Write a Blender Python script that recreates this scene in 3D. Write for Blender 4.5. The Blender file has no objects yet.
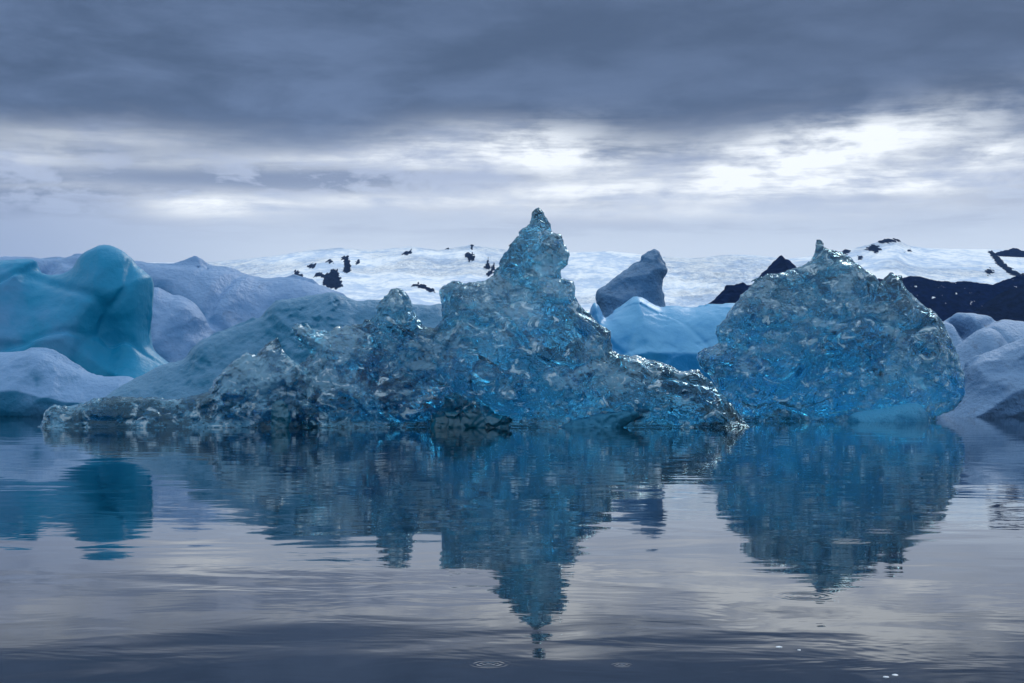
import bpy, math, random
import numpy as np
from concurrent.futures import ThreadPoolExecutor

S = bpy.context.scene
COL = S.collection
FPX = 1422.0          # focal length of the camera in pixels
CX, HY = 512.0, 385.0 # picture column straight ahead, picture row of the horizon
H = 1.2               # camera height above the water


# ------------------------------------------------------------------ numpy noise
def _hash(ix, iy, iz, seed):
    h = (ix.astype(np.uint32) * np.uint32(374761393) + iy.astype(np.uint32) * np.uint32(668265263)
         + iz.astype(np.uint32) * np.uint32(2246822519) + np.uint32((seed * 3266489917) & 0xffffffff))
    h ^= h >> np.uint32(15); h *= np.uint32(2246822519)
    h ^= h >> np.uint32(13); h *= np.uint32(3266489917)
    h ^= h >> np.uint32(16)
    return h


def _perlin(p, seed=0):
    """gradient noise, about -1..1; p is (n,3)"""
    i = np.floor(p).astype(np.int32)
    f = (p - i).astype(np.float32)
    u = f * f * f * (f * (f * 6 - 15) + 10)
    out = np.zeros(len(p), np.float32)
    for dx in (0, 1):
        for dy in (0, 1):
            for dz in (0, 1):
                h = _hash(i[:, 0] + dx, i[:, 1] + dy, i[:, 2] + dz, seed)
                gx = (h & np.uint32(1023)).astype(np.float32) / 511.5 - 1
                gy = ((h >> np.uint32(10)) & np.uint32(1023)).astype(np.float32) / 511.5 - 1
                gz = ((h >> np.uint32(20)) & np.uint32(1023)).astype(np.float32) / 511.5 - 1
                d = gx * (f[:, 0] - dx) + gy * (f[:, 1] - dy) + gz * (f[:, 2] - dz)
                w = (u[:, 0] if dx else 1 - u[:, 0]) * (u[:, 1] if dy else 1 - u[:, 1]) * (u[:, 2] if dz else 1 - u[:, 2])
                out += d * w
    return out * 1.5


def worley(p, seed=0):
    """distance to the nearest and second nearest feature point"""
    i = np.floor(p).astype(np.int32)
    f1 = np.full(len(p), 9.0, np.float32); f2 = f1.copy()
    for dx in (-1, 0, 1):
        for dy in (-1, 0, 1):
            for dz in (-1, 0, 1):
                c0, c1, c2 = i[:, 0] + dx, i[:, 1] + dy, i[:, 2] + dz
                h = _hash(c0, c1, c2, seed)
                a = c0 + (h & np.uint32(1023)).astype(np.float32) / 1023 - p[:, 0]
                b = c1 + ((h >> np.uint32(10)) & np.uint32(1023)).astype(np.float32) / 1023 - p[:, 1]
                c = c2 + ((h >> np.uint32(20)) & np.uint32(1023)).astype(np.float32) / 1023 - p[:, 2]
                d = a * a + b * b + c * c
                f2 = np.minimum(f2, np.maximum(f1, d)); f1 = np.minimum(f1, d)
    return np.sqrt(f1), np.sqrt(f2)


def noise_of(kind, p, seed):
    return threaded(lambda q: _noise_of(kind, q, seed), p)


def threaded(fn, p, n=40000):
    if len(p) <= n:
        return fn(p)
    with ThreadPoolExecutor(4) as ex:
        return np.concatenate(list(ex.map(fn, [p[k:k + n] for k in range(0, len(p), n)])))


def perlin(p, seed=0):
    return threaded(lambda q: _perlin(q, seed), p)


def _noise_of(kind, p, seed):
    if kind == 'p':
        return _perlin(p, seed)
    if kind == 'r':                                   # sharp crests
        return 1 - 2 * np.abs(_perlin(p, seed)) - .45
    if kind == 'v':                                   # sharp valleys, rounded lobes
        return 2 * np.abs(_perlin(p, seed)) - .5
    f1, f2 = worley(p, seed)
    if kind == 'w':                                   # melt cups with cusped rims
        return np.minimum(f1, .9) * 1.6 - .75
    if kind == 'c':                                   # thin cracks between plates
        return -np.exp(-((f2 - f1) / .06) ** 2)
    if kind == 'x':                                   # crystal facets: every cell a tilted plane of its own
        i = np.floor(p).astype(np.int32)
        best = np.full(len(p), 9.0, np.float32); bh = np.zeros(len(p), np.int8)
        for k in range(27):
            c0, c1, c2 = i[:, 0] + k // 9 - 1, i[:, 1] + k // 3 % 3 - 1, i[:, 2] + k % 3 - 1
            h = _hash(c0, c1, c2, seed)
            a = c0 + (h & np.uint32(1023)).astype(np.float32) / 1023 - p[:, 0]
            b = c1 + ((h >> np.uint32(10)) & np.uint32(1023)).astype(np.float32) / 1023 - p[:, 1]
            c = c2 + ((h >> np.uint32(20)) & np.uint32(1023)).astype(np.float32) / 1023 - p[:, 2]
            d = a * a + b * b + c * c
            m = d < best
            best[m] = d[m]; bh[m] = k
        bh = bh.astype(np.int32)
        c0, c1, c2 = i[:, 0] + bh // 9 - 1, i[:, 1] + bh // 3 % 3 - 1, i[:, 2] + bh % 3 - 1
        h = _hash(c0, c1, c2, seed); g = _hash(c0, c1, c2, seed + 999)
        val = ((g >> np.uint32(24)).astype(np.float32) / 255 - .5) * .5
        for ax, cc in enumerate((c0, c1, c2)):
            q = p[:, ax] - cc - ((h >> np.uint32(10 * ax)) & np.uint32(1023)).astype(np.float32) / 1023
            val += q * (((g >> np.uint32(8 * ax)) & np.uint32(255)).astype(np.float32) / 127.5 - 1)
        return val * 1.3
    if kind == 'f':                                   # facets: every cell a level of its own
        h = np.floor(f1 * 0 + 0)
        return (f2 - f1) * 1.4 - .4
    raise ValueError(kind)


# ------------------------------------------------------------------ outline -> solid
def signed_dist(poly, gx, gz):
    """signed distance to a polygon, positive inside, on a (nx,nz) grid"""
    X, Z = np.meshgrid(gx, gz, indexing='ij')
    best = np.full(X.shape, 1e9, np.float32)
    inside = np.zeros(X.shape, bool)
    n = len(poly)
    for k in range(n):
        ax, az = poly[k]; bx, bz = poly[(k + 1) % n]
        ex, ez = bx - ax, bz - az
        L = ex * ex + ez * ez + 1e-12
        t = np.clip(((X - ax) * ex + (Z - az) * ez) / L, 0, 1)
        d = (X - ax - t * ex) ** 2 + (Z - az - t * ez) ** 2
        best = np.minimum(best, d)
        cond = ((az > Z) != (bz > Z))
        with np.errstate(divide='ignore', invalid='ignore'):
            xi = ax + (Z - az) * ex / (ez if abs(ez) > 1e-9 else 1e-9)
        inside ^= cond & (X < xi)
    d = np.sqrt(best)
    return np.where(inside, d, -d).astype(np.float32)


def surface_nets(F, origin, h):
    """quads of the zero surface of a grid of values (positive inside)"""
    nx, ny, nz = F.shape
    s = F > 0
    cells = np.zeros((nx - 1, ny - 1, nz - 1), np.uint8)
    for dx in (0, 1):
        for dy in (0, 1):
            for dz in (0, 1):
                cells += s[dx:nx - 1 + dx, dy:ny - 1 + dy, dz:nz - 1 + dz]
    act = (cells > 0) & (cells < 8)
    ci = np.argwhere(act)
    idx = np.full(act.shape, -1, np.int64)
    idx[act] = np.arange(len(ci))
    acc = np.zeros((len(ci), 3), np.float64); cnt = np.zeros(len(ci))
    off = [(a, b, c) for a in (0, 1) for b in (0, 1) for c in (0, 1)]
    vals = {o: F[ci[:, 0] + o[0], ci[:, 1] + o[1], ci[:, 2] + o[2]] for o in off}
    for a in off:
        for ax in range(3):
            if a[ax] == 0:
                b = list(a); b[ax] = 1; b = tuple(b)
                fa, fb = vals[a], vals[b]
                cr = (fa > 0) != (fb > 0)
                t = np.where(cr, fa / np.where(cr, fa - fb, 1), 0)
                q = np.array(a, float)[None, :].repeat(len(ci), 0)
                q[:, ax] += t
                acc[cr] += q[cr]; cnt[cr] += 1
    verts = (ci + acc / cnt[:, None]) * h + np.array(origin)[None, :]
    quads = []
    for ax in range(3):
        sl0 = [slice(None)] * 3; sl1 = [slice(None)] * 3
        sl0[ax] = slice(0, -1); sl1[ax] = slice(1, None)
        cr = s[tuple(sl0)] != s[tuple(sl1)]
        e = np.argwhere(cr)
        u, v = [(1, 2), (2, 0), (0, 1)][ax]
        ok = (e[:, u] > 0) & (e[:, v] > 0) & (e[:, u] < F.shape[u] - 1) & (e[:, v] < F.shape[v] - 1)
        e = e[ok]
        flip = ~s[e[:, 0], e[:, 1], e[:, 2]]
        def cell(du, dv):
            c = e.copy(); c[:, u] -= du; c[:, v] -= dv
            return idx[c[:, 0], c[:, 1], c[:, 2]]
        q = np.stack([cell(1, 1), cell(0, 1), cell(0, 0), cell(1, 0)], 1)
        q[flip] = q[flip][:, ::-1]
        quads.append(q)
    return verts, np.concatenate(quads)


def link_mesh(name, verts, quads, mat, parent=None, smooth=True):
    me = bpy.data.meshes.new(name)
    verts = np.asarray(verts, np.float32); quads = np.asarray(quads, np.int32)
    n, k = quads.shape
    me.vertices.add(len(verts)); me.vertices.foreach_set('co', verts.ravel())
    me.loops.add(n * k); me.loops.foreach_set('vertex_index', quads.ravel())
    me.polygons.add(n)
    me.polygons.foreach_set('loop_start', np.arange(0, n * k, k, dtype=np.int32))
    me.update(calc_edges=True)
    me.validate()
    me.polygons.foreach_set('use_smooth', np.full(len(me.polygons), smooth))
    me.materials.append(mat)
    o = bpy.data.objects.new(name, me); COL.objects.link(o)
    if parent: o.parent = parent
    return o


def px(x, y, d):
    return (x - CX) / FPX * d, H + (HY - y) / FPX * d


def rounded(pts, n=5):
    """Catmull-Rom curve through the outline points"""
    p = np.array(pts, float); out = []
    m = len(p)
    for k in range(m):
        p0, p1, p2, p3 = p[k - 1], p[k], p[(k + 1) % m], p[(k + 2) % m]
        for t in np.arange(n) / n:
            out.append(tuple(.5 * (2 * p1 + (p2 - p0) * t + (2 * p0 - 5 * p1 + 4 * p2 - p3) * t * t + (3 * p1 - p0 - 3 * p2 + p3) * t ** 3)))
    return out


def solid(name, outline, d, res, mat, T, L, kf=1.0, kb=1.2, taper=.4, flare=0.0, lean=0.0, wob=0.0, wobl=4.0,
          detail=(), zmin=-.6, seed=1, scoop=None, parent=None, base=None, tip=0.0, warp=0.0, jag=0.0, smooth=True, skew=0.0, shear=0.0, soft=True, keep=0., rough_patch=0., notch=0., jagw=5., crumbs=False):
    """A berg or rock: the outline as seen from the lagoon gives its profile at distance d, T its half thickness."""
    if soft:
        outline = rounded(outline)
    poly = [px(x, y, d) for x, y in outline]
    xs = [p[0] for p in poly]; zs = [p[1] for p in poly]
    x0 = .5 * (min(xs) + max(xs))
    if base is None:
        base = (x0, d, 0.0)
    poly = [(x - base[0], max(z, zmin) - base[2]) for x, z in poly]
    h = res * d / FPX
    tot = sum(a for _, _, a, *_ in detail)
    m = 4 * h + tot * .8 + (jag if jag else 0)
    gx = np.arange(min(p[0] for p in poly) - m, max(p[0] for p in poly) + m, h)
    z0 = zmin - base[2]
    gz = np.arange(z0 - 3 * h, max(p[1] for p in poly) + m, h)
    Tm = T * (1 + flare) + wob + tot
    y_c = d - base[1]
    zt = max(p[1] for p in poly)
    ylo, yhi = y_c - Tm * kf - 3 * h - max(0, -lean) * zt - abs(skew), y_c + Tm * kb + 3 * h + max(0, lean) * zt + abs(skew)
    gy = np.arange(ylo, yhi, h)
    D2 = signed_dist(poly, gx, gz)
    X2, Z2 = np.meshgrid(gx, gz, indexing='ij')
    if jag:
        pj = np.stack([X2.ravel(), np.zeros(X2.size), Z2.ravel()], 1)
        j = perlin(pj / (jag * jagw), seed + 71) * .6 + perlin(pj / (jag * jagw * .44), seed + 72) * .5
        D2 = D2 + (jag * j).reshape(D2.shape).astype(np.float32)
    zr = np.clip((Z2 - z0) / (zt - z0), 0, 1)
    dd = np.maximum(D2, 0)
    ht = T * np.sqrt(1 - np.exp(-dd / L)) * (1 - taper * zr)
    ht = ht * (1 + flare * np.clip(1 - Z2 / (.6 * zt), 0, 1) ** 2.2)
    yc = y_c + lean * np.maximum(Z2, 0)
    if skew:
        yc = yc + skew * (X2 / (gx[-1] - gx[0]) * 2)
    if wob:
        pw = np.stack([X2.ravel(), np.full(X2.size, 3.7), Z2.ravel()], 1) / wobl
        yc = yc + wob * (perlin(pw, seed + 31) + .5 * perlin(pw * 2.1, seed + 32)).reshape(X2.shape)
    Y = gy[None, :, None]
    dy = Y - yc[:, None, :]
    if scoop:
        for sx, sz, rx, rz, dep in scoop:
            wx, wz = px(sx, sz, d)
            g = np.exp(-(((X2 - (wx - base[0])) / (rx * d / FPX)) ** 2 + ((Z2 - (wz - base[2])) / (rz * d / FPX)) ** 2))
            gd = np.minimum(g * dep, ht * kf * .8)
            dy = np.where(dy < 0, np.minimum(dy - gd[:, None, :], -1e-4), dy)
    ay = np.where(dy < 0, -dy / kf, dy / kb)
    F = np.where(D2[:, None, :] > 0, ht[:, None, :] - ay, D2[:, None, :] - .6 * ay).astype(np.float32)
    # gradient at the rim is steep; soften so that the detail acts evenly
    zb = gz - z0
    F = np.minimum(F, zb[None, None, :].astype(np.float32) + 0 * F)
    left = tot
    for k, it in enumerate(detail):
        kind, wl, amp = it[:3]
        band = np.abs(F) < left * 1.15 + 1.5 * h
        band &= (gz > z0 + 2 * h)[None, None, :]
        ii = np.argwhere(band)
        P = np.stack([gx[ii[:, 0]], gy[ii[:, 1]], gz[ii[:, 2]]], 1).astype(np.float32)
        P[:, 0] += shear * P[:, 2]
        if warp and k < 3:
            Qw = P / (detail[0][1] * .9)
            P = P + (warp * np.stack([perlin(Qw, seed + 50), perlin(Qw, seed + 51), perlin(Qw, seed + 52)], 1)).astype(np.float32)
        q = P / wl
        if len(it) > 3:
            q = q * np.array(it[3], np.float32)
        n = noise_of(kind, q, seed + 7 * k)
        if k >= 2 and kind in 'wfx':                  # some patches worn smooth, others rough
            n = n * np.clip(.70 + 1.7 * perlin(P / max(wl * 6, rough_patch), seed + 90 + k), .10, 1.6)
        if keep and k < 4:                                      # thin rims and tips stay true to the outline
            n = n * np.clip(.10 + D2[ii[:, 0], ii[:, 2]] / (keep * wl), .12, 1)
        F[band] += amp * n
        left -= amp
    if notch:                                         # melted undercut with a thin wet shelf at the water's edge
        zz = gz + base[2]
        F += (-notch * np.exp(-((zz - .17) / .10) ** 2) + notch * .9 * (zz < .035))[None, None, :].astype(np.float32)
    F[0] = F[-1] = -1; F[:, 0] = F[:, -1] = -1; F[:, :, 0] = F[:, :, -1] = -1
    V, Q = surface_nets(F, (gx[0], gy[0], gz[0]), h)
    # drop crumbs that hang in the air
    if not crumbs:
        V, Q = largest(V, Q)
    o = link_mesh(name, V, Q, mat, parent, smooth)
    if parent is None:
        o.location = base
    return o


def largest(V, Q):
    n = len(V)
    lab = np.arange(n)
    a = np.concatenate([Q[:, 0], Q[:, 1], Q[:, 2], Q[:, 3]]); b = np.concatenate([Q[:, 1], Q[:, 2], Q[:, 3], Q[:, 0]])
    for _ in range(400):
        la, lb = lab[a], lab[b]
        k = la != lb
        if not k.any(): break
        la, lb = la[k], lb[k]
        hi, lo = np.maximum(la, lb), np.minimum(la, lb)
        lab[hi] = lo                                  # hook one root under another, then flatten
        while True:
            l2 = lab[lab]
            if (l2 == lab).all(): break
            lab = l2
        a, b = a[k], b[k]
    u, c = np.unique(lab, return_counts=True)
    keep = lab == u[np.argmax(c)]
    new = np.cumsum(keep) - 1
    Q = Q[keep[Q[:, 0]]]
    return V[keep], new[Q]


# ------------------------------------------------------------------ tags
def thing(o, label, cat, group=None):
    o['label'] = label; o['category'] = cat
    if group: o['group'] = group
    return o


def structure(o):
    o['kind'] = 'structure'; return o


# ------------------------------------------------------------------ node helper
class G:
    def __init__(self, tree):
        self.t = tree; self.n = tree.nodes; self.l = tree.links

    def node(self, typ, **kw):
        n = self.n.new(typ)
        for k, v in kw.items(): setattr(n, k, v)
        return n

    def set(self, sock, v):
        if isinstance(v, bpy.types.NodeSocket): self.l.new(v, sock)
        elif v is not None: sock.default_value = v

    def m(self, op, a, b=None, c=None, clamp=False):
        n = self.node('ShaderNodeMath', operation=op, use_clamp=clamp)
        for s, v in zip(n.inputs, (a, b, c)): self.set(s, v)
        return n.outputs[0]

    def vm(self, op, a, b=None):
        n = self.node('ShaderNodeVectorMath', operation=op)
        self.set(n.inputs[0], a)
        if b is not None: self.set(n.inputs[1], b)
        return n.outputs[1] if op in ('LENGTH', 'DISTANCE', 'DOT_PRODUCT') else n.outputs[0]

    def mix(self, f, a, b):
        n = self.node('ShaderNodeMix', data_type='RGBA')
        self.set(n.inputs[0], f)
        for s, v in ((n.inputs[6], a), (n.inputs[7], b)):
            if isinstance(v, tuple) and len(v) == 3: v = v + (1,)
            self.set(s, v)
        return n.outputs[2]

    def rng(self, v, a, b, c=0., d=1., smooth=True):
        n = self.node('ShaderNodeMapRange')
        n.interpolation_type = 'SMOOTHSTEP' if smooth else 'LINEAR'
        for s, x in zip(n.inputs[:5], (v, a, b, c, d)): self.set(s, x)
        return n.outputs[0]

    def noise(self, vec, scale, detail=4, rough=.55, dist=0., w=None):
        n = self.node('ShaderNodeTexNoise')
        if vec is not None: self.l.new(vec, n.inputs['Vector'])
        self.set(n.inputs['Scale'], scale); n.inputs['Detail'].default_value = detail
        n.inputs['Roughness'].default_value = rough; n.inputs['Distortion'].default_value = dist
        return n.outputs[0]

    def voro(self, vec, scale, feature='F1', smooth=None):
        n = self.node('ShaderNodeTexVoronoi', feature=feature)
        self.l.new(vec, n.inputs['Vector']); n.inputs['Scale'].default_value = scale
        return n.outputs[0]

    def comb(self, x, y, z):
        n = self.node('ShaderNodeCombineXYZ')
        for s, v in zip(n.inputs, (x, y, z)): self.set(s, v)
        return n.outputs[0]

    def bump(self, h, dist, strength=1., normal=None):
        n = self.node('ShaderNodeBump')
        self.set(n.inputs['Height'], h); self.set(n.inputs['Distance'], dist); self.set(n.inputs['Strength'], strength)
        if normal is not None: self.l.new(normal, n.inputs['Normal'])
        return n.outputs[0]


def new_mat(name):
    m = bpy.data.materials.new(name); m.use_nodes = True
    m.node_tree.nodes.clear()
    g = G(m.node_tree)
    out = g.node('ShaderNodeOutputMaterial')
    return m, g, out


def principled(g, color, rough=.5, spec=.5, normal=None, ior=1.31, **kw):
    b = g.node('ShaderNodeBsdfPrincipled')
    if isinstance(color, tuple): color = color + (1,)
    g.set(b.inputs['Base Color'], color); g.set(b.inputs['Roughness'], rough)
    g.set(b.inputs['IOR'], ior); g.set(b.inputs['Specular IOR Level'], spec)
    if normal is not None: g.l.new(normal, b.inputs['Normal'])
    for k, v in kw.items(): g.set(b.inputs[k], v)
    return b


def mat_clear(name, deep=(.001, .08, .145), pale=(.16, .43, .63), lo=.10, hi=.58, dens=.42, cups=(4., 9.), glasscol=(.64, .915, 1.), amount=.5, glints=1., top_pale=.6):
    m, g, out = new_mat(name)
    P = g.node('ShaderNodeTexCoord').outputs['Object']
    mp = g.node('ShaderNodeMapping'); g.l.new(P, mp.inputs[0]); mp.inputs['Scale'].default_value = (1., 1., 1.5); mp.inputs['Rotation'].default_value = (0, .55, 0)
    Q = mp.outputs[0]
    n1 = g.noise(Q, .50, 3, .55, .8); n2 = g.noise(Q, 2.0, 4, .6, .8); n3 = g.noise(Q, 7., 3, .6, .3)
    blend = g.m('ADD', g.m('MULTIPLY', n1, .45), g.m('ADD', g.m('MULTIPLY', n2, .35), g.m('MULTIPLY', n3, .20)))
    bub = g.rng(blend, amount - .06, amount + .08)                  # bubbly white ice against clear ice
    col = g.mix(bub, deep, pale)
    sz = g.node('ShaderNodeSeparateXYZ'); g.l.new(P, sz.inputs[0])
    wz = g.rng(g.m('ADD', sz.outputs[2], g.m('MULTIPLY', g.m('SUBTRACT', n1, .5), 5.)), .6, 5.0, 0, top_pale)   # paler colour higher up, with an uneven limit
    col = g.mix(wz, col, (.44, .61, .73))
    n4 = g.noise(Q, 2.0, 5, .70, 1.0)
    white = g.rng(n4, .565, .64, 0, glints)                                     # veins as white sparkle painted into the base colour
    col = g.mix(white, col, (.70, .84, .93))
    v1 = g.voro(Q, cups[0]); v2 = g.voro(P, cups[1]); nn = g.noise(P, 14, 2, .6)
    hgt = g.m('ADD', g.m('MULTIPLY', v1, 1.), g.m('ADD', g.m('MULTIPLY', v2, .5), g.m('MULTIPLY', nn, .3)))
    calm = g.noise(P, .9, 2, .5, .5)
    nrm = g.bump(hgt, g.rng(calm, .40, .60, .005, .075), .9)
    gl = g.node('ShaderNodeBsdfGlass', distribution='GGX')
    g.set(gl.inputs['Color'], glasscol + (1,)); gl.inputs['Roughness'].default_value = .01
    gl.inputs['IOR'].default_value = 1.31; g.l.new(nrm, gl.inputs['Normal'])
    df = g.node('ShaderNodeBsdfDiffuse'); g.l.new(col, df.inputs[0]); g.l.new(nrm, df.inputs['Normal'])
    tr = g.node('ShaderNodeBsdfTranslucent'); g.l.new(col, tr.inputs[0]); g.l.new(nrm, tr.inputs['Normal'])
    ms = g.node('ShaderNodeMixShader'); ms.inputs[0].default_value = .35
    g.l.new(df.outputs[0], ms.inputs[1]); g.l.new(tr.outputs[0], ms.inputs[2])
    gloss = g.node('ShaderNodeBsdfGlossy'); gloss.inputs['Roughness'].default_value = .05
    gloss.inputs['Color'].default_value = (.86, .95, 1, 1); g.l.new(nrm, gloss.inputs['Normal'])
    fr = g.node('ShaderNodeFresnel'); fr.inputs['IOR'].default_value = 1.6; g.l.new(nrm, fr.inputs['Normal'])
    ds = g.node('ShaderNodeMixShader'); g.l.new(fr.outputs[0], ds.inputs[0])
    g.l.new(ms.outputs[0], ds.inputs[1]); g.l.new(gloss.outputs[0], ds.inputs[2])
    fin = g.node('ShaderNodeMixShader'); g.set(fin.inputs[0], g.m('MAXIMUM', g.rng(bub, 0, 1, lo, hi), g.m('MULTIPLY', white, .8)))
    g.l.new(gl.outputs[0], fin.inputs[1]); g.l.new(ds.outputs[0], fin.inputs[2])
    g.l.new(fin.outputs[0], out.inputs['Surface'])
    ab = g.node('ShaderNodeVolumeAbsorption'); ab.inputs['Color'].default_value = (.03, .715, .88, 1)
    ab.inputs['Density'].default_value = dens
    g.l.new(ab.outputs[0], out.inputs['Volume'])
    return m


def mat_old_ice(name, blue=(.01, .11, .22), pale=(.30, .38, .50), crust=(.42, .48, .60), scale=1., patches=(), bias=.5, bumpd=.03, rough=.35, up0=.15, up1=.75, dirt=0., frost=(.10, .235, .44)):
    """dense blue ice that shows through a paler weathered crust; patches = (object-space x,y,z, radius) of frosted ice"""
    m, g, out = new_mat(name)
    P = g.node('ShaderNodeTexCoord').outputs['Object']
    nz = g.node('ShaderNodeSeparateXYZ'); geo = g.node('ShaderNodeNewGeometry'); g.l.new(geo.outputs['Normal'], nz.inputs[0])
    big = g.noise(P, .16 * scale, 4, .55, .5)
    mid = g.noise(P, .9 * scale, 5, .6, .3)
    k = g.m('ADD', g.m('MULTIPLY', big, .7), g.m('MULTIPLY', mid, .3))
    f = g.rng(k, bias - .10, bias + .12)
    frosts = []
    for (cx, cy, cz, r) in patches:
        dist = g.vm('DISTANCE', P, (cx, cy, cz))
        dist = g.m('ADD', dist, g.m('MULTIPLY', g.m('SUBTRACT', mid, .5), r * .8))
        frosts.append(g.rng(dist, r * 1.15, r * .35))
    col = g.mix(f, blue, pale)
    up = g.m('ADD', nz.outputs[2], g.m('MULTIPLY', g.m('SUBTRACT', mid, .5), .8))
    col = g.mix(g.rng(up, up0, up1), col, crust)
    for fr in frosts:
        col = g.mix(g.m('MULTIPLY', fr, .45), col, frost)
    if dirt:
        dn = g.noise(P, .5 * scale, 6, .7, 1.)
        col = g.mix(g.rng(dn, .56, .72, 0, dirt), col, (.05, .055, .07))
    fine = g.noise(P, 6 * scale, 5, .65); v = g.voro(P, 3.2 * scale)
    nrm = g.bump(g.m('ADD', fine, g.m('MULTIPLY', v, .5)), bumpd, .8)
    b = principled(g, col, rough, .4, nrm)
    b.inputs['Subsurface Weight'].default_value = .0
    g.l.new(b.outputs[0], out.inputs['Surface'])
    return m


def mat_rock(name, base=(.012, .014, .02), scale=.01, snow=.0):
    m, g, out = new_mat(name)
    P = g.node('ShaderNodeTexCoord').outputs['Object']
    n = g.noise(P, scale * 4, 6, .65, .4)
    col = g.mix(g.rng(n, .35, .7), base, tuple(c * 2.2 for c in base))
    if snow:
        sx = g.node('ShaderNodeMapping'); g.l.new(P, sx.inputs[0]); sx.inputs['Scale'].default_value = (1.6, 1, .45)
        sx.inputs['Rotation'].default_value = (0, -.5, 0)
        sn = g.noise(sx.outputs[0], scale * 1.7, 5, .6, .6)
        col = g.mix(g.rng(sn, snow, snow + .03), col, (.75, .78, .82))
    nrm = g.bump(n, .25 / scale * .05, 1.)
    b = principled(g, col, .95, .0, nrm, 1.45)
    g.l.new(b.outputs[0], out.inputs['Surface'])
    return m


# ------------------------------------------------------------------ materials
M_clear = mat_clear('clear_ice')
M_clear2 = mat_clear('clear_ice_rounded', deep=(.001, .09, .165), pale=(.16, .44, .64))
M_lump = mat_clear('clear_ice_rubble', deep=(.002, .115, .21), pale=(.11, .36, .57), dens=.45, glints=.7, glasscol=(.48, .80, 1.), lo=.45, hi=.85)
M_dark = mat_clear('dark_clear_ice', deep=(.003, .12, .20), pale=(.02, .18, .30), lo=.8, hi=.9, amount=.48, glints=0., glasscol=(.4, .85, 1.))
M_ledge = mat_old_ice('turquoise_ice', blue=(.006, .15, .32), pale=(.025, .23, .43), crust=(.06, .29, .50), scale=3, bumpd=.10, rough=.15)
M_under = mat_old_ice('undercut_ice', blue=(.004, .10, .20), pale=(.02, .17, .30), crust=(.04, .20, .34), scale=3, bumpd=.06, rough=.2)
M_ridge = mat_old_ice('ridge_ice', blue=(.006, .14, .27), pale=(.03, .19, .34), crust=(.09, .24, .40), scale=1.6, bumpd=.10)
FB = ((82 - CX) / FPX * 100, 100., 0.)
M_fin = mat_old_ice('blue_fin_ice', blue=(.004, .20, .38), pale=(.010, .215, .41), crust=(.05, .26, .45), scale=.6,
                    patches=[((54 - CX) / FPX * 100 - FB[0], -6, H + (HY - 270) / FPX * 100, 5.5), ((8 - CX) / FPX * 100 - FB[0], -6, H + (HY - 285) / FPX * 100, 5), ((-20 - CX) / FPX * 100 - FB[0], -6, H + (HY - 300) / FPX * 100, 6), ((86 - CX) / FPX * 100 - FB[0], -6, H + (HY - 352) / FPX * 100, 3.6), ((2 - CX) / FPX * 100 - FB[0], -6, H + (HY - 330) / FPX * 100, 3.6)], bias=.62, bumpd=.06, up0=.55, up1=1.2)
M_mound = mat_old_ice('mound_ice', blue=(.008, .13, .26), pale=(.05, .19, .36), crust=(.15, .29, .50), scale=1.5, bumpd=.06, bias=.56, up0=.2, up1=.8)
M_snowberg = mat_old_ice('snowy_ice', blue=(.04, .17, .36), pale=(.09, .23, .46), crust=(.165, .30, .52), scale=.3, bumpd=.35, bias=.44, dirt=.3)
M_pale = mat_old_ice('pale_blue_ice', blue=(.010, .20, .48), pale=(.035, .27, .54), crust=(.13, .37, .62), scale=.35, bumpd=.08, bias=.55, up0=.0, up1=.8)
M_block = mat_old_ice('grey_dirty_ice', blue=(.06, .17, .34), pale=(.085, .20, .36), crust=(.13, .24, .40), scale=.7, bumpd=.3, dirt=.35, rough=.6)
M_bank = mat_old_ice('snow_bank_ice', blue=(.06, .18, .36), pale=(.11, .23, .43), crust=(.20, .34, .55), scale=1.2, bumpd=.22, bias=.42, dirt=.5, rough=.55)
M_rock = mat_rock('basalt', base=(.0015, .006, .026), scale=.01, snow=.0)
M_rocksnow = mat_rock('basalt_snow_streaked', base=(.0015, .006, .026), scale=.018, snow=.645)

# ------------------------------------------------------------------ clear icebergs in front
W4 = 430
spire = [(300, 326), (312, 329), (330, 331), (345, 326), (360, 324), (372, 321), (378, 307), (385, 299), (392, 289), (400, 288), (406, 293),
         (411, 300), (412, 309), (418, 319), (427, 326), (435, 327), (441, 321), (443, 308), (438, 290), (446, 285), (457, 281), (466, 284), (476, 282),
         (490, 278), (499, 271), (503, 259), (511, 246), (520, 233), (530, 223), (533, 211), (539, 206), (544, 211), (551, 224), (553, 232),
         (561, 235), (564, 244), (569, 253), (567, 263), (561, 270), (562, 280), (574, 281), (574, 296), (581, 308), (592, 317), (603, 327),
         (611, 331), (612, 350), (618, 355), (632, 356), (645, 358), (658, 361), (680, 371), (698, 371), (712, 382), (726, 397), (736, 410), (746, 421), (756, 434), (772, 470), (284, 470), (284, 400), (296, 366), (306, 360), (311, 353), (302, 344), (295, 335)]
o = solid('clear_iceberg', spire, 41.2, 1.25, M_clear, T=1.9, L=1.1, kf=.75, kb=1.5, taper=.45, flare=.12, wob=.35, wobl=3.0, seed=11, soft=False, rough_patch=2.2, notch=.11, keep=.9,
          detail=[('r', 1.9, .22), ('p', 1.0, .16), ('x', 1.3, .28), ('x', .62, .17), ('c', 2.3, .14), ('x', .34, .10), ('w', .19, .05)], warp=.25, shear=.35, jag=.05)
thing(o, 'glassy iceberg with the tallest jagged spire, in the centre of the lagoon', 'iceberg', 'clear melting icebergs')
berg = o
boulder = [(428, 432), (431, 420), (436, 411), (445, 404), (449, 397), (463, 395), (470, 398), (484, 398), (491, 406), (503, 414), (510, 426), (512, 440), (512, 460), (426, 460)]
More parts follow.
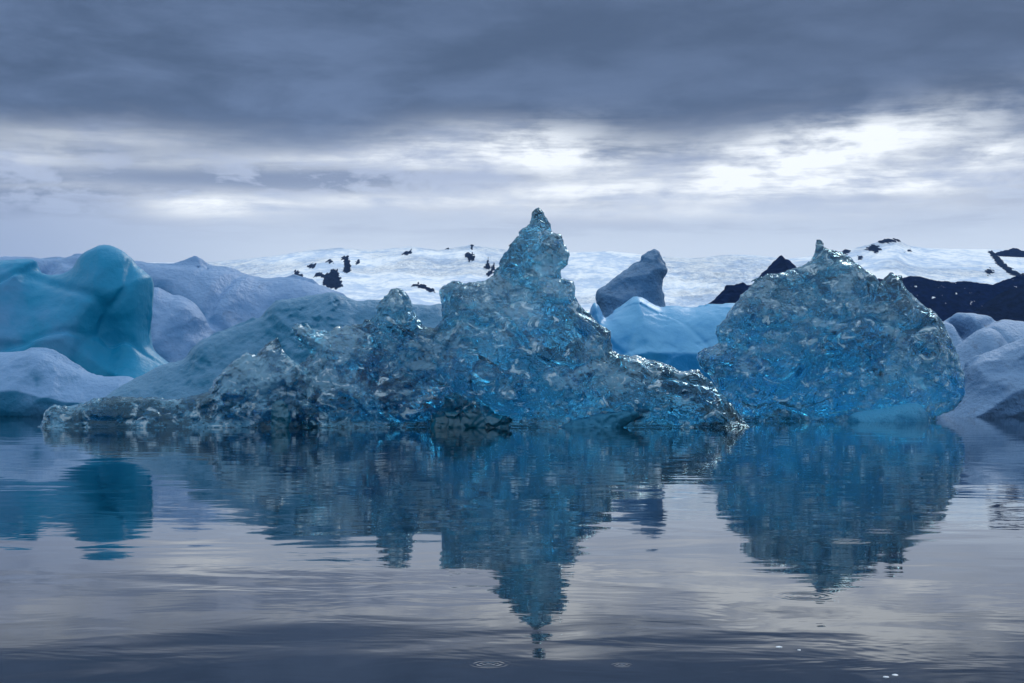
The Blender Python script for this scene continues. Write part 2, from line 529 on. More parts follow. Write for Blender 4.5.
p = solid('ice_boulder', boulder, 40.4, 1.3, M_dark, T=.8, L=.6, kf=1., kb=1., taper=.3, seed=5, base=tuple(o.location),
          detail=[('x', .7, .14), ('x', .35, .08), ('w', .22, .03)], parent=o)
foot = [(552, 440), (562, 425), (585, 417), (612, 412), (630, 407), (642, 404), (650, 408), (640, 418), (624, 426), (612, 440), (612, 450), (552, 450)]
p = solid('waterline_ledge', foot, 40.4, 1.3, M_under, T=.6, L=.4, taper=.3, seed=8, base=tuple(o.location), detail=[('x', .5, .08), ('x', .25, .05)], parent=o)

lumps = [(40, 436), (43, 420), (46, 410), (55, 405), (75, 407), (95, 399), (120, 397), (150, 397), (175, 400), (200, 394), (208, 391), (218, 376),
         (226, 367), (233, 361), (241, 357), (248, 352), (256, 356), (261, 350), (265, 345), (271, 342), (277, 338), (281, 346), (285, 353),
         (291, 361), (300, 364), (315, 378), (326, 410), (328, 436), (328, 470), (40, 470)]
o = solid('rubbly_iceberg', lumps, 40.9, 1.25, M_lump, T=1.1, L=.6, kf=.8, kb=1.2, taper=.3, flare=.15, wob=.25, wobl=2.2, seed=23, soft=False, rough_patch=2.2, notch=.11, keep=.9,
          detail=[('r', 1.3, .16), ('x', .9, .18), ('x', .45, .12), ('x', .27, .07), ('w', .2, .03)], warp=.2, shear=-.3, jag=.06)
thing(o, 'low rubbly iceberg of rough lumps with a small hooked spike, left of the central spire', 'iceberg', 'clear melting icebergs')
hole = [(271, 432), (271, 412), (274, 403), (281, 400), (287, 405), (290, 416), (288, 432), (288, 445), (271, 445)]
p = solid('meltwater_hole', hole, 39.85, 1., M_dark, T=.3, L=.2, seed=3, base=tuple(o.location), detail=[('p', .4, .06), ('w', .2, .03)], parent=o)  # dark ice lump put in place of the dark meltwater hole

ridge = [(20, 445), (40, 424), (60, 408), (95, 402), (114, 390), (132, 380), (150, 371), (166, 364), (184, 360), (194, 349), (204, 340), (227, 331), (245, 324),
         (260, 317), (274, 303), (299, 297), (323, 293), (334, 292), (348, 298), (360, 301), (380, 299), (410, 303), (430, 305), (446, 306), (470, 330),
         (480, 440), (480, 470), (20, 470)]
o = solid('ridge_iceberg', ridge, 46.5, 1.5, M_ridge, T=3.2, L=2.2, kf=.8, kb=1., taper=.5, flare=.25, wob=.5, wobl=5., seed=41,
          detail=[('p', 2.6, .22), ('r', 1.2, .10), ('w', .55, .08), ('w', .27, .05), ('x', .3, .05)], warp=.2)
thing(o, 'smooth dull blue ice ridge rising behind the low rubbly iceberg', 'iceberg')

dome = [(697, 358), (699, 352), (703, 349), (712, 347), (720, 343), (717, 334), (718, 325), (726, 318), (731, 309), (737, 301), (744, 293), (751, 286), (758, 280),
        (766, 274), (776, 274), (785, 272), (800, 267), (812, 260), (815, 252), (817, 247), (819, 242), (824, 247), (832, 250), (840, 253), (848, 259), (861, 268), (873, 276),
        (878, 284), (883, 280), (889, 275), (898, 277), (901, 286), (913, 297), (923, 306), (937, 313), (944, 325), (952, 340), (958, 355), (964, 371), (966, 390),
        (962, 402), (954, 411), (936, 416), (930, 440), (930, 470), (728, 470), (728, 420), (720, 392), (711, 376), (700, 366)]
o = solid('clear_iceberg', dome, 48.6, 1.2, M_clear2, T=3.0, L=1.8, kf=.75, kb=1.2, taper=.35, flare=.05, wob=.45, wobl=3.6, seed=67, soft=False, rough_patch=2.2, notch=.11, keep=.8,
          detail=[('r', 2.3, .22), ('p', 1.1, .16), ('x', 1.7, .30), ('x', .8, .17), ('c', 2.8, .2), ('x', .42, .12), ('w', .24, .055)], warp=.3, shear=-.3, jag=.05)
thing(o, 'broad rounded clear iceberg with a small pointed tip, right of the central spire', 'iceberg', 'clear melting icebergs')
led = [(846, 432), (850, 416), (862, 411), (880, 409), (900, 405), (915, 404), (924, 410), (928, 420), (930, 440), (930, 450), (846, 450)]
p = solid('waterline_ledge', led, 46.6, 1.2, M_ledge, T=.75, L=.3, taper=.25, seed=9, base=tuple(o.location), detail=[('p', 1., .06), ('p', .3, .03)], parent=o)

# ------------------------------------------------------------------ older bergs behind
fin = [(-60, 440), (-60, 268), (-30, 262), (0, 260), (18, 258), (33, 259), (36, 267), (41, 272), (50, 274), (60, 273), (67, 270), (72, 266), (77, 258), (84, 252), (92, 248),
       (103, 244), (115, 247), (124, 252), (131, 258), (136, 266), (144, 272), (151, 279), (151, 300), (148, 320), (148, 336), (152, 349), (166, 361), (185, 375),
       (210, 395), (225, 420), (225, 440)]
o = solid('blue_iceberg', fin, 100., 1.6, mat=M_fin, base=FB, T=10., L=7., kf=.8, kb=1., taper=.45, flare=.3, wob=1.5, wobl=12., seed=81,
          scoop=[(112, 345, 20, 40, 2.0)],
          detail=[('p', 7., .6), ('p', 2.5, .2), ('r', 2.4, .14, (1, 1, .45)), ('c', 7., .35), ('w', 1.0, .10), ('p', .9, .05)], warp=.1)
thing(o, 'tall deep blue iceberg with a rounded hump, scooped hollow and side slab, far left', 'iceberg')
mound = [(-90, 440), (-90, 350), (-50, 350), (-20, 351), (0, 352), (20, 351), (38, 350), (50, 354), (62, 361), (78, 369), (100, 376), (126, 377), (140, 384), (150, 396), (156, 420), (156, 440)]
o = solid('mound_iceberg', mound, 56., 1.6, M_mound, T=4.2, L=3., kf=.85, kb=1., taper=.5, flare=.15, wob=.5, wobl=6., seed=91, 
          detail=[('p', 3.6, .3), ('r', 1.5, .1), ('w', .5, .05), ('w', .25, .02)], warp=.1)
thing(o, 'low sloping blue grey ice mound in front of the tall deep blue iceberg', 'iceberg')
back = [(-80, 440), (-80, 262), (-20, 258), (35, 256), (77, 256), (110, 258), (135, 262), (150, 264), (166, 267), (197, 268), (215, 271), (246, 273), (260, 277),
        (280, 277), (300, 280), (322, 287), (334, 293), (348, 300), (380, 318), (430, 340), (460, 380), (460, 440)]
o = solid('snowy_iceberg', back, 230., 1.7, M_snowberg, T=34., L=24., kf=.8, kb=1., taper=.5, flare=.35, wob=5., wobl=26., seed=101,
          scoop=[(178, 340, 26, 22, 12.)],
          detail=[('r', 22., 2.0), ('p', 9., .9), ('v', 14., .9), ('c', 24., 1.8), ('r', 5., .35), ('p', 2., .15)], warp=.25)
thing(o, 'long flat topped snowy iceberg stretching behind the tall deep blue one', 'iceberg')
shelf = [(110, 440), (126, 340), (136, 304), (146, 291), (158, 288), (170, 297), (181, 299), (193, 305), (204, 317), (208, 330), (216, 345), (228, 375), (236, 440)]
o = solid('shelf_iceberg', shelf, 150., 1.6, M_snowberg, T=7., L=4., seed=121, taper=.5, flare=.2, wob=1.2, wobl=9.,
          detail=[('r', 7., .7), ('p', 3., .3), ('p', 1.2, .1)], warp=.2)
thing(o, 'small blue white iceberg with a curved shoulder right of the tall deep blue one', 'iceberg')

pale = [(585, 440), (588, 330), (592, 305), (598, 306), (604, 318), (612, 314), (622, 308), (630, 300), (637, 297), (644, 299), (650, 303), (660, 307), (672, 306), (684, 307), (692, 308),
        (704, 307), (716, 305), (736, 303), (760, 305), (790, 320), (800, 440)]
o = solid('pale_iceberg', pale, 150., 1.4, M_pale, T=13., L=8., kf=.9, kb=1., taper=.4, flare=.3, wob=1.5, wobl=14., seed=131,
          detail=[('p', 8., .7), ('x', 3.2, .18), ('c', 7., .14), ('w', 1.3, .10), ('p', 1., .05)], warp=.15)
thing(o, 'pale sky blue smooth iceberg in the gap between the two tall clear ones', 'iceberg')
block = [(597, 325), (601, 312), (598, 302), (597, 293), (602, 288), (612, 280), (622, 273), (634, 265), (642, 262), (644, 257), (650, 253), (655, 249), (660, 254), (661, 261), (666, 266), (667, 272),
         (662, 279), (662, 292), (666, 312), (664, 330), (640, 345), (610, 345)]
o = solid('tilted_iceberg', block, 172., 1.1, M_block, T=5., L=3.5, kf=.8, kb=1., taper=.2, seed=141, zmin=4.5,
          detail=[('r', 4., .5), ('p', 2., .3), ('p', .8, .12)], warp=.2, jag=.15)
thing(o, 'dark grey tilted ice block pointing up behind the pale sky blue iceberg', 'iceberg')
speck = [(214.4, 274), (215, 271.6), (216.5, 269.8), (219, 269.2), (220.4, 267.2), (222, 267.6), (222, 269.6), (221, 272), (220.6, 274)]
o = solid('stone', speck, 230., .22, M_rock, T=.35, L=.2, seed=3, zmin=-99, detail=[('p', .4, .05)])
thing(o, 'small dark stone sitting on the flat top of the snowy iceberg', 'stone')

bank2 = [(905, 440), (915, 335), (930, 324), (940, 320), (954, 317), (968, 314), (985, 315), (1000, 318), (1024, 322), (1060, 326), (1110, 340), (1150, 380), (1170, 440)]
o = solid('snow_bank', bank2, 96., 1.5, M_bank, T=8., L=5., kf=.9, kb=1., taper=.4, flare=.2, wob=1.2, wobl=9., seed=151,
          scoop=[(956, 328, 6, 12, 4.)],
          detail=[('r', 5., .5), ('p', 2.4, .25), ('c', 9., .8), ('p', .8, .06)], warp=.2)
thing(o, 'snowy ice bank with a dark cleft behind the rounded clear iceberg, far right', 'iceberg')
bank3 = [(930, 440), (940, 370), (952, 352), (966, 340), (978, 331), (990, 329), (1000, 333), (1007, 342), (1016, 350), (1040, 360), (1060, 440)]
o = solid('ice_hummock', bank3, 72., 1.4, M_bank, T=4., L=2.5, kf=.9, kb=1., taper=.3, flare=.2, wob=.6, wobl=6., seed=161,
          detail=[('p', 3., .25), ('p', 1.1, .08)], warp=.1)
thing(o, 'rounded lilac grey ice hummock between the snowy slope and the bank with the cleft', 'iceberg')
slope = [(915, 440), (928, 425), (938, 415), (948, 404), (958, 385), (966, 367), (978, 358), (992, 351), (1008, 345), (1024, 338), (1050, 328), (1090, 318), (1130, 330), (1160, 380), (1170, 440)]
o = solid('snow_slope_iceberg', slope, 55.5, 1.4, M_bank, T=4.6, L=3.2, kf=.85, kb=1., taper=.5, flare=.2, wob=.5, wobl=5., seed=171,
          detail=[('r', 2.2, .20, (1, 1, 1.8)), ('p', 1.3, .14), ('r', .8, .07, (1, 1, 1.6)), ('w', .45, .05), ('p', .2, .02)], warp=.25, shear=-.6)
thing(o, 'sloping grey white snow covered iceberg reaching the water at the right edge', 'iceberg')

# ------------------------------------------------------------------ glacier and mountains
SKY = [(-900, 262), (-300, 262), (0, 262), (200, 262), (240, 259), (270, 256), (300, 251), (340, 247), (372, 250), (410, 246), (440, 250), (470, 245), (500, 249), (540, 254), (575, 252), (610, 251), (650, 256), (690, 258), (725, 255), (755, 256), (785, 259), (815, 256), (836, 252), (850, 250),
       (868, 245), (885, 240), (897, 239), (908, 245), (925, 248), (950, 249), (985, 249), (1010, 250), (1100, 252), (1400, 262), (1900, 270)]
R0, R1 = 2600., 7000.


def e_sky(x):
    return HY - np.interp(x, [p[0] for p in SKY], [p[1] for p in SKY])


OUT = [  # dark rock showing through the snow
    [(294, 272), (298, 271), (300, 274), (304, 276), (303, 279), (298, 279), (294, 278)],
    [(307, 267), (310, 265), (316, 264), (316, 267), (311, 269)],
    [(313, 277), (317, 273), (324, 274), (330, 275), (331, 270), (337, 270), (339, 275), (341, 281), (343, 287), (336, 290), (329, 288), (322, 284), (324, 278), (318, 277)],
    [(342, 259), (344, 256), (348, 257), (350, 263), (351, 270), (347, 274), (343, 273), (344, 267)],
    [(402, 255), (405, 252), (412, 250), (412, 253), (407, 256)],
    [(464, 256), (469, 253), (474, 255), (474, 260), (470, 262), (467, 259)],
    [(485, 267), (488, 259), (490, 265), (490, 270), (486, 270)],
    [(487, 275), (491, 268), (494, 265), (495, 270), (491, 276), (488, 279)],
    [(410, 287), (418, 284), (426, 286), (434, 290), (436, 294), (429, 292), (420, 288)],
    [(866, 249), (872, 245), (878, 247), (881, 251), (875, 254), (870, 251)],
    [(878, 241), (886, 239), (897, 239), (900, 242), (893, 243), (882, 244)],
    [(842, 252), (846, 250), (850, 251), (850, 254), (845, 255)],
    [(988, 252), (992, 251), (1000, 258), (1008, 266), (1018, 273), (1024, 277), (1018, 279), (1006, 272), (996, 264)],
    [(985, 271), (990, 269), (994, 273), (988, 276)],
]
OUT += [[(355, 262), (359, 261), (360, 264), (356, 265)], [(326, 262), (331, 260), (333, 263), (328, 264)], [(444, 248), (447, 246), (448, 249)], [(300, 283), (306, 281), (309, 285), (303, 287)],
        [(470, 246), (473, 244), (473, 250), (471, 250)], [(905, 252), (910, 250), (912, 253)], [(858, 257), (862, 256), (864, 259), (859, 260)]]


def point_dist(poly, X, Z):
    best = np.full(X.shape, 1e9); inside = np.zeros(X.shape, bool); n = len(poly)
    for k in range(n):
        (ax, az), (bx, bz) = poly[k], poly[(k + 1) % n]
        ex, ez = bx - ax, bz - az
        t = np.clip(((X - ax) * ex + (Z - az) * ez) / (ex * ex + ez * ez + 1e-12), 0, 1)
        best = np.minimum(best, (X - ax - t * ex) ** 2 + (Z - az - t * ez) ** 2)
        inside ^= ((az > Z) != (bz > Z)) & (X < ax + (Z - az) * ex / (ez if abs(ez) > 1e-9 else 1e-9))
    return np.where(inside, 1, -1) * np.sqrt(best)


def glacier():
    nx, ny = 1500, 420
    xs = np.unique(np.concatenate([np.linspace(-500, 220, 200), np.linspace(220, 1060, 1000), np.linspace(1060, 1550, 140)])); nx = len(xs); t = np.concatenate([np.linspace(0, 1, ny - 12), 1 + np.linspace(.01, .25, 12)])
    X, Tt = np.meshgrid(xs, t, indexing='ij')
    Y = R0 + (R1 - R0) * Tt
    e = e_sky(X) * np.where(Tt <= 1, np.minimum(Tt, 1) ** .8, 1 - (Tt - 1) * 1.2)
    Z = H + e / FPX * Y
    WX = (X - CX) / FPX * Y
    P = np.stack([WX.ravel(), Y.ravel(), np.zeros(X.size)], 1)
    n = 16 * perlin(P / 620, 1) + 8 * perlin(P / 260, 2)
    ice = np.clip((X.ravel() - 540) / 120, 0, 1) * np.clip((860 - X.ravel()) / 60, 0, 1) * np.clip((1.02 - Tt.ravel()) * 5, 0, 1)
    ice = np.maximum(ice, .22 * (perlin(P / 900, 9) > -.1))
    q = P / np.array([95., 150., 1.]); q2 = P / np.array([48., 70., 1.])
    n += ice * (11 * noise_of('r', q, 3) + 6 * noise_of('v', q2, 4) + 3 * perlin(P / 22, 5))
    fade = np.clip(Tt.ravel() * 6, 0, 1) * np.where(np.abs(Tt.ravel() - 1) < .15, .45, 1)
    Z = Z + (n * fade).reshape(Z.shape) - 6 * (Tt < .01)
    # bare rock standing a few metres proud of the snow
    xr, yr = X.ravel(), HY - (Z.ravel() - H) / Y.ravel() * FPX
    rock = np.full(X.size, -9.)
    for ol in OUT:
        xa, xb = min(p[0] for p in ol) - 7, max(p[0] for p in ol) + 7
        ya, yb = min(p[1] for p in ol) - 7, max(p[1] for p in ol) + 7
        s = (xr > xa) & (xr < xb) & (yr > ya) & (yr < yb)
        rock[s] = np.maximum(rock[s], point_dist(ol, xr[s], yr[s]))
    s = rock > -8
    q = P[s] / np.array([14., 150., 1.]); q3 = P[s] / np.array([7., 60., 1.])
    rock[s] += 2.3 * perlin(q, 21) + 1.3 * perlin(q3, 22)
    mask = np.clip(rock / 1.2 + .5, 0, 1)
    Z = Z + (mask * (5 + 5 * (perlin(P / np.array([18., 60., 1.]), 23)))).reshape(Z.shape)
    V = np.stack([WX.ravel(), Y.ravel(), Z.ravel()], 1)
    i = np.arange(X.size).reshape(X.shape)
    Q = np.stack([i[:-1, :-1].ravel(), i[1:, :-1].ravel(), i[1:, 1:].ravel(), i[:-1, 1:].ravel()], 1)
    m, g, out = new_mat('glacier_snow')
    Pn = g.node('ShaderNodeTexCoord').outputs['Object']
    mp = g.node('ShaderNodeMapping'); g.l.new(Pn, mp.inputs[0]); mp.inputs['Scale'].default_value = (1, .6, 1.5)
    a = g.noise(mp.outputs[0], .006, 6, .62, .6); b = g.noise(mp.outputs[0], .03, 5, .65)
    vd = g.node('ShaderNodeTexVoronoi', feature='DISTANCE_TO_EDGE'); wv = g.node('ShaderNodeMapping'); g.l.new(Pn, wv.inputs[0]); wv.inputs['Scale'].default_value = (.55, 1.2, 1.)
    wd = g.vm('ADD', wv.outputs[0], g.vm('MULTIPLY', g.comb(a, b, a), (160, 160, 60))); g.l.new(wd, vd.inputs['Vector']); vd.inputs['Scale'].default_value = .045
    crev = g.m('MULTIPLY', g.rng(vd.outputs[0], .10, .02), g.rng(g.noise(Pn, .0016, 2, .5), .44, .58))
    f = g.rng(g.m('ADD', g.m('MULTIPLY', a, .6), g.m('MULTIPLY', b, .4)), .40, .58)
    col = g.mix(f, (.50, .61, .77), (.88, .90, .92))
    col = g.mix(g.m('MULTIPLY', crev, .5), col, (.24, .35, .54))                  # open crevasses
    at = g.node('ShaderNodeAttribute', attribute_name='bare_rock')
    rk = g.noise(Pn, .05, 5, .65)
    col = g.mix(g.rng(at.outputs['Fac'], .3, .7), col, g.mix(g.rng(rk, .35, .7), (.002, .006, .024), (.008, .018, .046)))
    nrm = g.bump(g.m('SUBTRACT', b, g.m('MULTIPLY', crev, .4)), 9., .8)
    bs = principled(g, col, .9, .0, nrm)
    g.l.new(bs.outputs[0], out.inputs['Surface'])
    o = link_mesh('glacier', V, Q, m)
    at = o.data.attributes.new('bare_rock', 'FLOAT', 'POINT')
    at.data.foreach_set('value', mask.astype(np.float32))
    return structure(o)


glacier()


def rocks(name, outline, d, T, L, mat=None, seed=1, res=1.1, amp=.6, lean=.6, zmin=-5., jag=None):
    k = d / FPX
    o = solid(name, outline, d, res, mat or M_rock, T=T, L=L, taper=.3, lean=lean, seed=seed, zmin=zmin, smooth=False, soft=False,
              detail=[('r', 22 * k, 2.2 * amp * k), ('r', 9 * k, 1.3 * amp * k), ('p', 4 * k, .8 * amp * k)], warp=.2, jag=k * 1. if jag is None else jag)
    return structure(o)


# long dark cliff under the ice cap on the right
cliff = [(770, 390), (815, 352), (850, 322), (872, 300), (884, 285), (890, 276), (897, 274), (905, 276), (914, 276), (922, 273), (933, 271), (941, 273), (949, 275), (960, 277), (972, 278), (984, 277), (994, 278), (1013, 281), (1024, 277), (1050, 268), (1090, 262), (1140, 270),
         (1200, 290), (1240, 390)]
rocks('mountain', cliff, 3300., 420., 300., M_rocksnow, seed=5, amp=.8)
foothill = [(935, 390), (950, 330), (975, 316), (1000, 303), (1024, 288), (1060, 278), (1120, 290), (1180, 340), (1200, 390)]
M_foot = mat_rock('brown_scree', base=(.003, .007, .022), scale=.012)
rocks('mountain', foothill, 2900., 300., 250., M_foot, seed=9, amp=.6)
ridgeline = [(672, 390), (680, 318), (695, 308), (706, 305), (714, 302), (722, 297), (728, 290), (733, 286), (735, 281), (744, 281), (750, 279), (754, 278), (757, 281), (768, 280), (776, 285), (790, 300), (810, 390)]
rocks('mountain', ridgeline, 2700., 150., 90., seed=13, amp=.7)
peak = [(745, 390), (760, 285), (771, 272), (776, 266), (781, 263), (786, 257), (791, 253), (797, 248), (800, 252), (804, 254), (808, 258), (813, 264), (825, 275), (850, 300), (880, 390)]
rocks('mountain', peak, 3500., 190., 120., seed=17, amp=.7)
corner = [(1000, 262), (1008, 254), (1015, 249), (1022, 246), (1032, 243), (1045, 240), (1060, 246), (1080, 262), (1080, 290), (1010, 290)]
rocks('mountain', corner, 6400., 200., 120., seed=19, amp=.7, zmin=330.)
# ------------------------------------------------------------------ water
def water():
    me = bpy.data.meshes.new('water'); R = 8800.
    me.from_pydata([(-R, -R, 0), (R, -R, 0), (R, R, 0), (-R, R, 0)], [], [(0, 1, 2, 3)])
    m, g, out = new_mat('lagoon_water')
    P = g.node('ShaderNodeTexCoord').outputs['Object']
    mp = g.node('ShaderNodeMapping'); g.l.new(P, mp.inputs[0]); mp.inputs['Scale'].default_value = (.6, 1, 1); mp.inputs['Rotation'].default_value = (0, 0, .12)
    V = mp.outputs[0]
    calm = g.rng(g.noise(V, .22, 3, .5, .4), .38, .66)
    n1 = g.noise(V, .55, 2, .5, .8); n2 = g.noise(V, 2.2, 3, .5, .5); n3 = g.noise(V, 8., 2, .5)
    h = g.m('ADD', g.m('MULTIPLY', n1, .009), g.m('MULTIPLY', n2, g.m('ADD', .0008, g.m('MULTIPLY', calm, .0024))))
    h = g.m('ADD', h, g.m('MULTIPLY', n3, g.m('MULTIPLY', calm, .0002)))
    for (x, y, r, w, a) in [(489, 664, .035, .03, .0006), (846, 541, .10, .08, .0008),
                            (879, 531, .12, .08, .0008), (804, 596, .1, .06, .0006), (622, 665, .02, .02, .0005)]:
        Y = FPX * H / (y - HY); X = (x - CX) / FPX * Y
        r0 = g.vm('DISTANCE', P, (X, Y, 0))
        env = g.m('EXPONENT', g.m('MULTIPLY', g.m('POWER', g.m('DIVIDE', g.m('SUBTRACT', r0, r), w * 1.3), 2.), -1.))
        h = g.m('ADD', h, g.m('MULTIPLY', g.m('MULTIPLY', g.m('COSINE', g.m('MULTIPLY', r0, 6.2832 / w)), env), a * .45))
    nrm = g.bump(h, 1., 1.)
    b = principled(g, (.001, .006, .014), .02, .5, nrm, 1.29)
    b.inputs['Specular Tint'].default_value = (.74, .87, 1, 1)
    g.l.new(b.outputs[0], out.inputs['Surface'])
    me.materials.append(m)
    o = bpy.data.objects.new('water', me); COL.objects.link(o)
    return structure(o)


water()

# tiny bits of ice floating close to the shore the picture is taken from
M_chip = mat_old_ice('ice_chip', blue=(.4, .5, .6), pale=(.6, .66, .74), crust=(.7, .74, .8), scale=20, bumpd=.001, rough=.2)
rnd = random.Random(4)
CH = [(779, 647, 5, 'tiny ice chip, the brightest of the leftmost pair on the near dark water'), (799, 650, 3, 'tiniest ice chip just right of a brighter one on the near dark water'),
      (886, 677, 5, 'tiny ice chip lowest on the near dark water at lower right'), (895, 675, 5, 'tiny flat ice chip touching another at lower right, the right one')]
for (x, y, w, lab) in CH:
    Y = FPX * H / (y - HY); X = (x - CX) / FPX * Y; r = w / FPX * Y / 2
    n = 12; vs = []; fs = []
    for lv, (s, z) in enumerate([(.7, -.3), (1., .0), (.8, .22), (.35, .32)]):
        for k in range(n):
            a = 2 * math.pi * k / n; q = s * r * (1 + rnd.uniform(-.12, .12))
            vs.append((q * math.cos(a) * 1.3, q * math.sin(a), z * r * (1 + rnd.uniform(-.2, .2))))
    for lv in range(3):
        for k in range(n):
            fs.append((lv * n + k, lv * n + (k + 1) % n, lv * n + n + (k + 1) % n, lv * n + n + k))
    me = bpy.data.meshes.new('ice_chip'); me.from_pydata(vs, [], fs + [tuple(range(n - 1, -1, -1)), tuple(range(3 * n, 4 * n))])
    me.materials.append(M_chip)
    o = bpy.data.objects.new('ice_chip', me); COL.objects.link(o); o.location = (X, Y, 0)
    thing(o, lab, 'ice chip', 'ice chips floating close by')

# ------------------------------------------------------------------ air
def haze():
    x0, x1, y0, y1, z0, z1 = -8950, 8950, -8950, 8950, -8., 760.
    vs = [(x, y, z) for z in (z0, z1) for x, y in ((x0, y0), (x1, y0), (x1, y1), (x0, y1))]
    me = bpy.data.meshes.new('haze'); me.from_pydata(vs, [], [(3, 2, 1, 0), (4, 5, 6, 7), (0, 1, 5, 4), (1, 2, 6, 5), (2, 3, 7, 6), (3, 0, 4, 7)])
    m, g, out = new_mat('air')
    v = g.node('ShaderNodeVolumePrincipled'); v.inputs['Color'].default_value = (.30, .52, .95, 1); v.inputs['Density'].default_value = HAZE
    g.l.new(v.outputs[0], out.inputs['Volume'])
    me.materials.append(m)
    o = bpy.data.objects.new('haze', me); COL.objects.link(o); o['kind'] = 'stuff'


HAZE = 1.8e-5
haze()

# ------------------------------------------------------------------ sky
SUN_EL, SUN_ROT = math.radians(38), math.radians(28)   # rotation from +Y towards +X
w = bpy.data.worlds.new('World'); S.world = w; w.use_nodes = True
w.node_tree.nodes.clear()
g = G(w.node_tree)
out = g.node('ShaderNodeOutputWorld'); bg = g.node('ShaderNodeBackground'); g.l.new(bg.outputs[0], out.inputs[0])
sky = g.node('ShaderNodeTexSky', sky_type='NISHITA'); sky.sun_disc = False
sky.sun_elevation = SUN_EL; sky.sun_rotation = SUN_ROT
STR = .1
bg.inputs[1].default_value = STR
D = g.node('ShaderNodeTexCoord').outputs['Generated']
sp = g.node('ShaderNodeSeparateXYZ'); g.l.new(D, sp.inputs[0])
U = g.m('MULTIPLY', g.m('ARCTAN2', sp.outputs[0], sp.outputs[1]), 14.22)      # hundreds of picture pixels right of straight ahead
V = g.m('MULTIPLY', g.m('ARCSINE', sp.outputs[2]), 14.22)                      # and above the horizon
Vabs = g.m('ABSOLUTE', V)
P1 = g.comb(g.m('MULTIPLY', U, .30), g.m('MULTIPLY', V, 1.05), 3.3)
P2 = g.comb(g.m('MULTIPLY', U, .85), g.m('MULTIPLY', V, 2.8), 7.1)
P3 = g.comb(g.m('MULTIPLY', U, 2.2), g.m('MULTIPLY', V, 6.0), 1.7)
nA = g.noise(P1, 1.0, 5, .55, .5); nB = g.noise(P2, 1.0, 6, .58, .35); nC = g.noise(P3, 1.0, 6, .6, .2)
P4 = g.comb(g.m('MULTIPLY', U, .55), g.m('MULTIPLY', V, 5.5), 4.4); nD = g.noise(P4, 1.0, 5, .6, .25)   # thin level layers


def gauss(u0, v0, su, sv, tilt=0.):
    du = g.m('DIVIDE', g.m('SUBTRACT', U, u0), su)
    vv = g.m('SUBTRACT', V, v0)
    if tilt: vv = g.m('SUBTRACT', vv, g.m('MULTIPLY', g.m('SUBTRACT', U, u0), tilt))
    dv = g.m('DIVIDE', vv, sv)
    return g.m('EXPONENT', g.m('MULTIPLY', g.m('ADD', g.m('MULTIPLY', du, du), g.m('MULTIPLY', dv, dv)), -1.))


def add(*a):
    r = a[0]
    for x in a[1:]: r = g.m('ADD', r, x)
    return r


def mul(a, b): return g.m('MULTIPLY', a, b)


def pxg(x, y, sx, sy, t=0.): return gauss((x - CX) / 100, (HY - y) / 100, sx / 100, sy / 100, t)


# lit thin cloud low down, paler to the right of the left edge
lowl = g.mix(g.rng(U, -5.5, -1.5), (.35, .45, .66), (.65, .755, .91))
lowl = g.mix(g.rng(V, 1.2, 2.2), lowl, (.45, .53, .71))
far_az = g.rng(g.m('ABSOLUTE', U), 6., 14.)
patchy = g.rng(add(mul(nA, .6), mul(nB, .4)), .40, .60, .45, 1.75)      # unseen sky: bright and dark bands added for sparkle on the ice
hc = g.node('ShaderNodeMix', data_type='RGBA', blend_type='MULTIPLY'); hc.inputs[0].default_value = 1
hc.inputs[6].default_value = (.72, .86, 1., 1); g.l.new(g.comb(patchy, patchy, patchy), hc.inputs[7])
rest = hc.outputs[2]
lowl = g.mix(far_az, lowl, rest)
gaps = add(mul(pxg(215, 211, 75, 13), 1.1), mul(pxg(480, 147, 110, 20, .06), 1.0), mul(pxg(390, 203, 150, 8), .7), mul(pxg(30, 172, 60, 12), .5), mul(pxg(110, 150, 140, 14), .45),
           mul(pxg(560, 165, 110, 22), .8), mul(pxg(820, 156, 150, 25, .12), 1.5), mul(pxg(860, 190, 140, 16), 1.3), mul(pxg(980, 168, 60, 14), 1.0), mul(pxg(560, 190, 160, 8), .5), mul(pxg(700, 215, 250, 8), .5), mul(pxg(330, 165, 260, 9, .03), .55), mul(pxg(60, 195, 90, 7), .4), mul(pxg(640, 200, 200, 9), .6))
gm = g.m('MULTIPLY', gaps, g.rng(add(mul(nB, .45), mul(nC, .2), mul(nD, .35)), .38, .60), clamp=True)
mid = lowl
wis = add(mul(pxg(480, 180, 160, 12), .9), mul(pxg(730, 178, 110, 12, .05), .9), mul(pxg(180, 180, 190, 16), 1.6), mul(pxg(40, 206, 150, 14), 1.6), mul(pxg(50, 152, 80, 14), 1.8), mul(pxg(300, 190, 120, 8), .8), mul(pxg(620, 150, 70, 14), 1.0), mul(pxg(930, 160, 60, 9, .2), .6),
          mul(pxg(560, 205, 120, 6), .5), mul(pxg(960, 205, 110, 10), .5), .18)
wm = g.m('MULTIPLY', wis, g.rng(add(mul(nB, .55), mul(nC, .45)), .42, .58), clamp=True)
lay = mul(g.rng(nD, .47, .62), mul(g.rng(V, 1.3, 1.9), .5))
mid = g.mix(lay, mid, (.27, .34, .52))
mid = g.mix(mul(wm, g.rng(V, 1.3, 1.85)), mid, (.25, .32, .48))
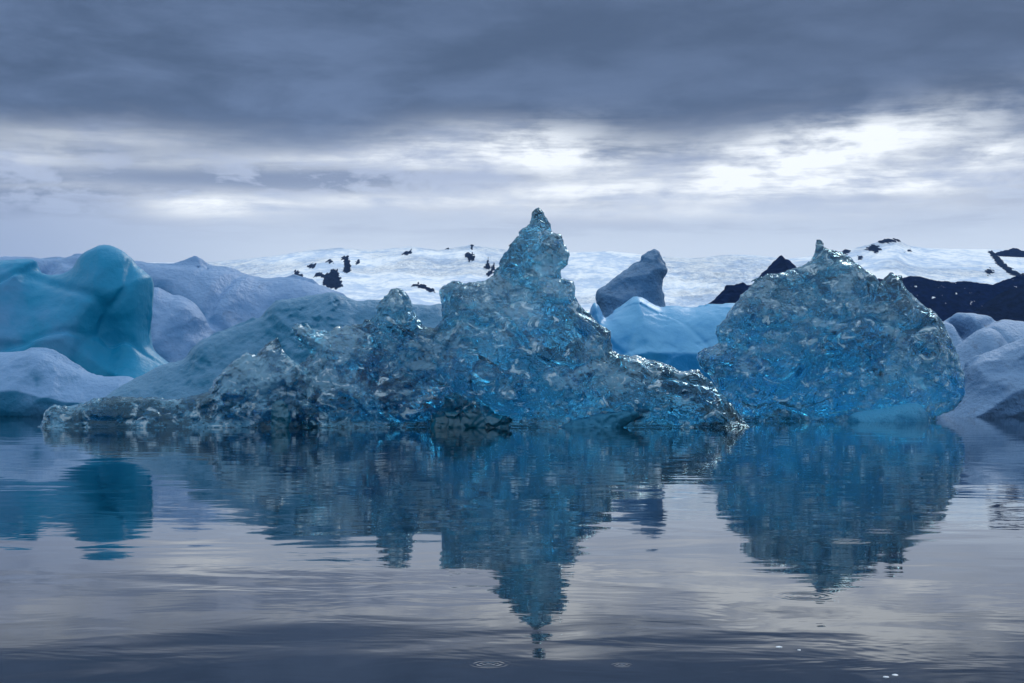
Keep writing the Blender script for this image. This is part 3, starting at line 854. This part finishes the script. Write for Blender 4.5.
# dark deck above
edge = add(V, mul(g.m('SUBTRACT', nA, .5), 1.15), mul(g.m('SUBTRACT', nB, .5), .8), mul(g.m('SUBTRACT', nC, .5), .2), mul(pxg(640, 140, 90, 40), .14), mul(pxg(90, 150, 220, 45), .22))
deck = g.rng(edge, 1.95, 2.72)
dk = g.rng(add(mul(nA, .55), mul(nB, .35), mul(nC, .1)), .36, .64)
dcol = g.mix(dk, (.074, .118, .212), (.148, .218, .372))
dcol = g.mix(mul(pxg(760, 40, 420, 110), .5), dcol, (.068, .11, .20))
dcol = g.mix(g.m('MAXIMUM', g.rng(V, 4.8, 9.), far_az), dcol, rest)          # unseen sky overhead and behind, brightened as added fill light
col = g.mix(deck, mid, dcol)
col = g.mix(gm, col, (1.0, 1.055, 1.11))                            # sunlit gaps
sc = g.node('ShaderNodeMix', data_type='RGBA', blend_type='MULTIPLY'); sc.inputs[0].default_value = 1
g.l.new(col, sc.inputs[6]); sc.inputs[7].default_value = (1 / STR, 1 / STR, 1 / STR, 1)
fin = g.mix(.03, sc.outputs[2], sky.outputs[0])                  # a trace of clear sky through the cloud
g.l.new(fin, bg.inputs[0])

sun = bpy.data.lights.new('sun', 'SUN'); sun.energy = 1.2; sun.angle = math.radians(20); sun.color = (1, .97, .94)
so = bpy.data.objects.new('sun', sun); COL.objects.link(so)
so.rotation_euler = (math.radians(90) - SUN_EL, 0, math.pi - SUN_ROT)

# ------------------------------------------------------------------ camera
cam = bpy.data.cameras.new('camera'); cam.sensor_width = 36; cam.lens = FPX / 1024 * 36
cam.shift_y = (HY - 341.5) / 1024; cam.clip_end = 40000; cam.clip_start = .1
co = bpy.data.objects.new('camera', cam); COL.objects.link(co)
co.location = (0, 0, H); co.rotation_euler = (math.radians(90), 0, 0)
S.camera = co

S.render.engine = 'CYCLES'
c = S.cycles
c.max_bounces = 14; c.transmission_bounces = 12; c.glossy_bounces = 6; c.diffuse_bounces = 3; c.volume_bounces = 0; c.transparent_max_bounces = 8
c.sample_clamp_indirect = 6; c.use_denoising = True; c.blur_glossy = .3
vs = S.view_settings; vs.view_transform = 'Standard'; vs.look = 'None'; vs.exposure = 0; vs.gamma = 1
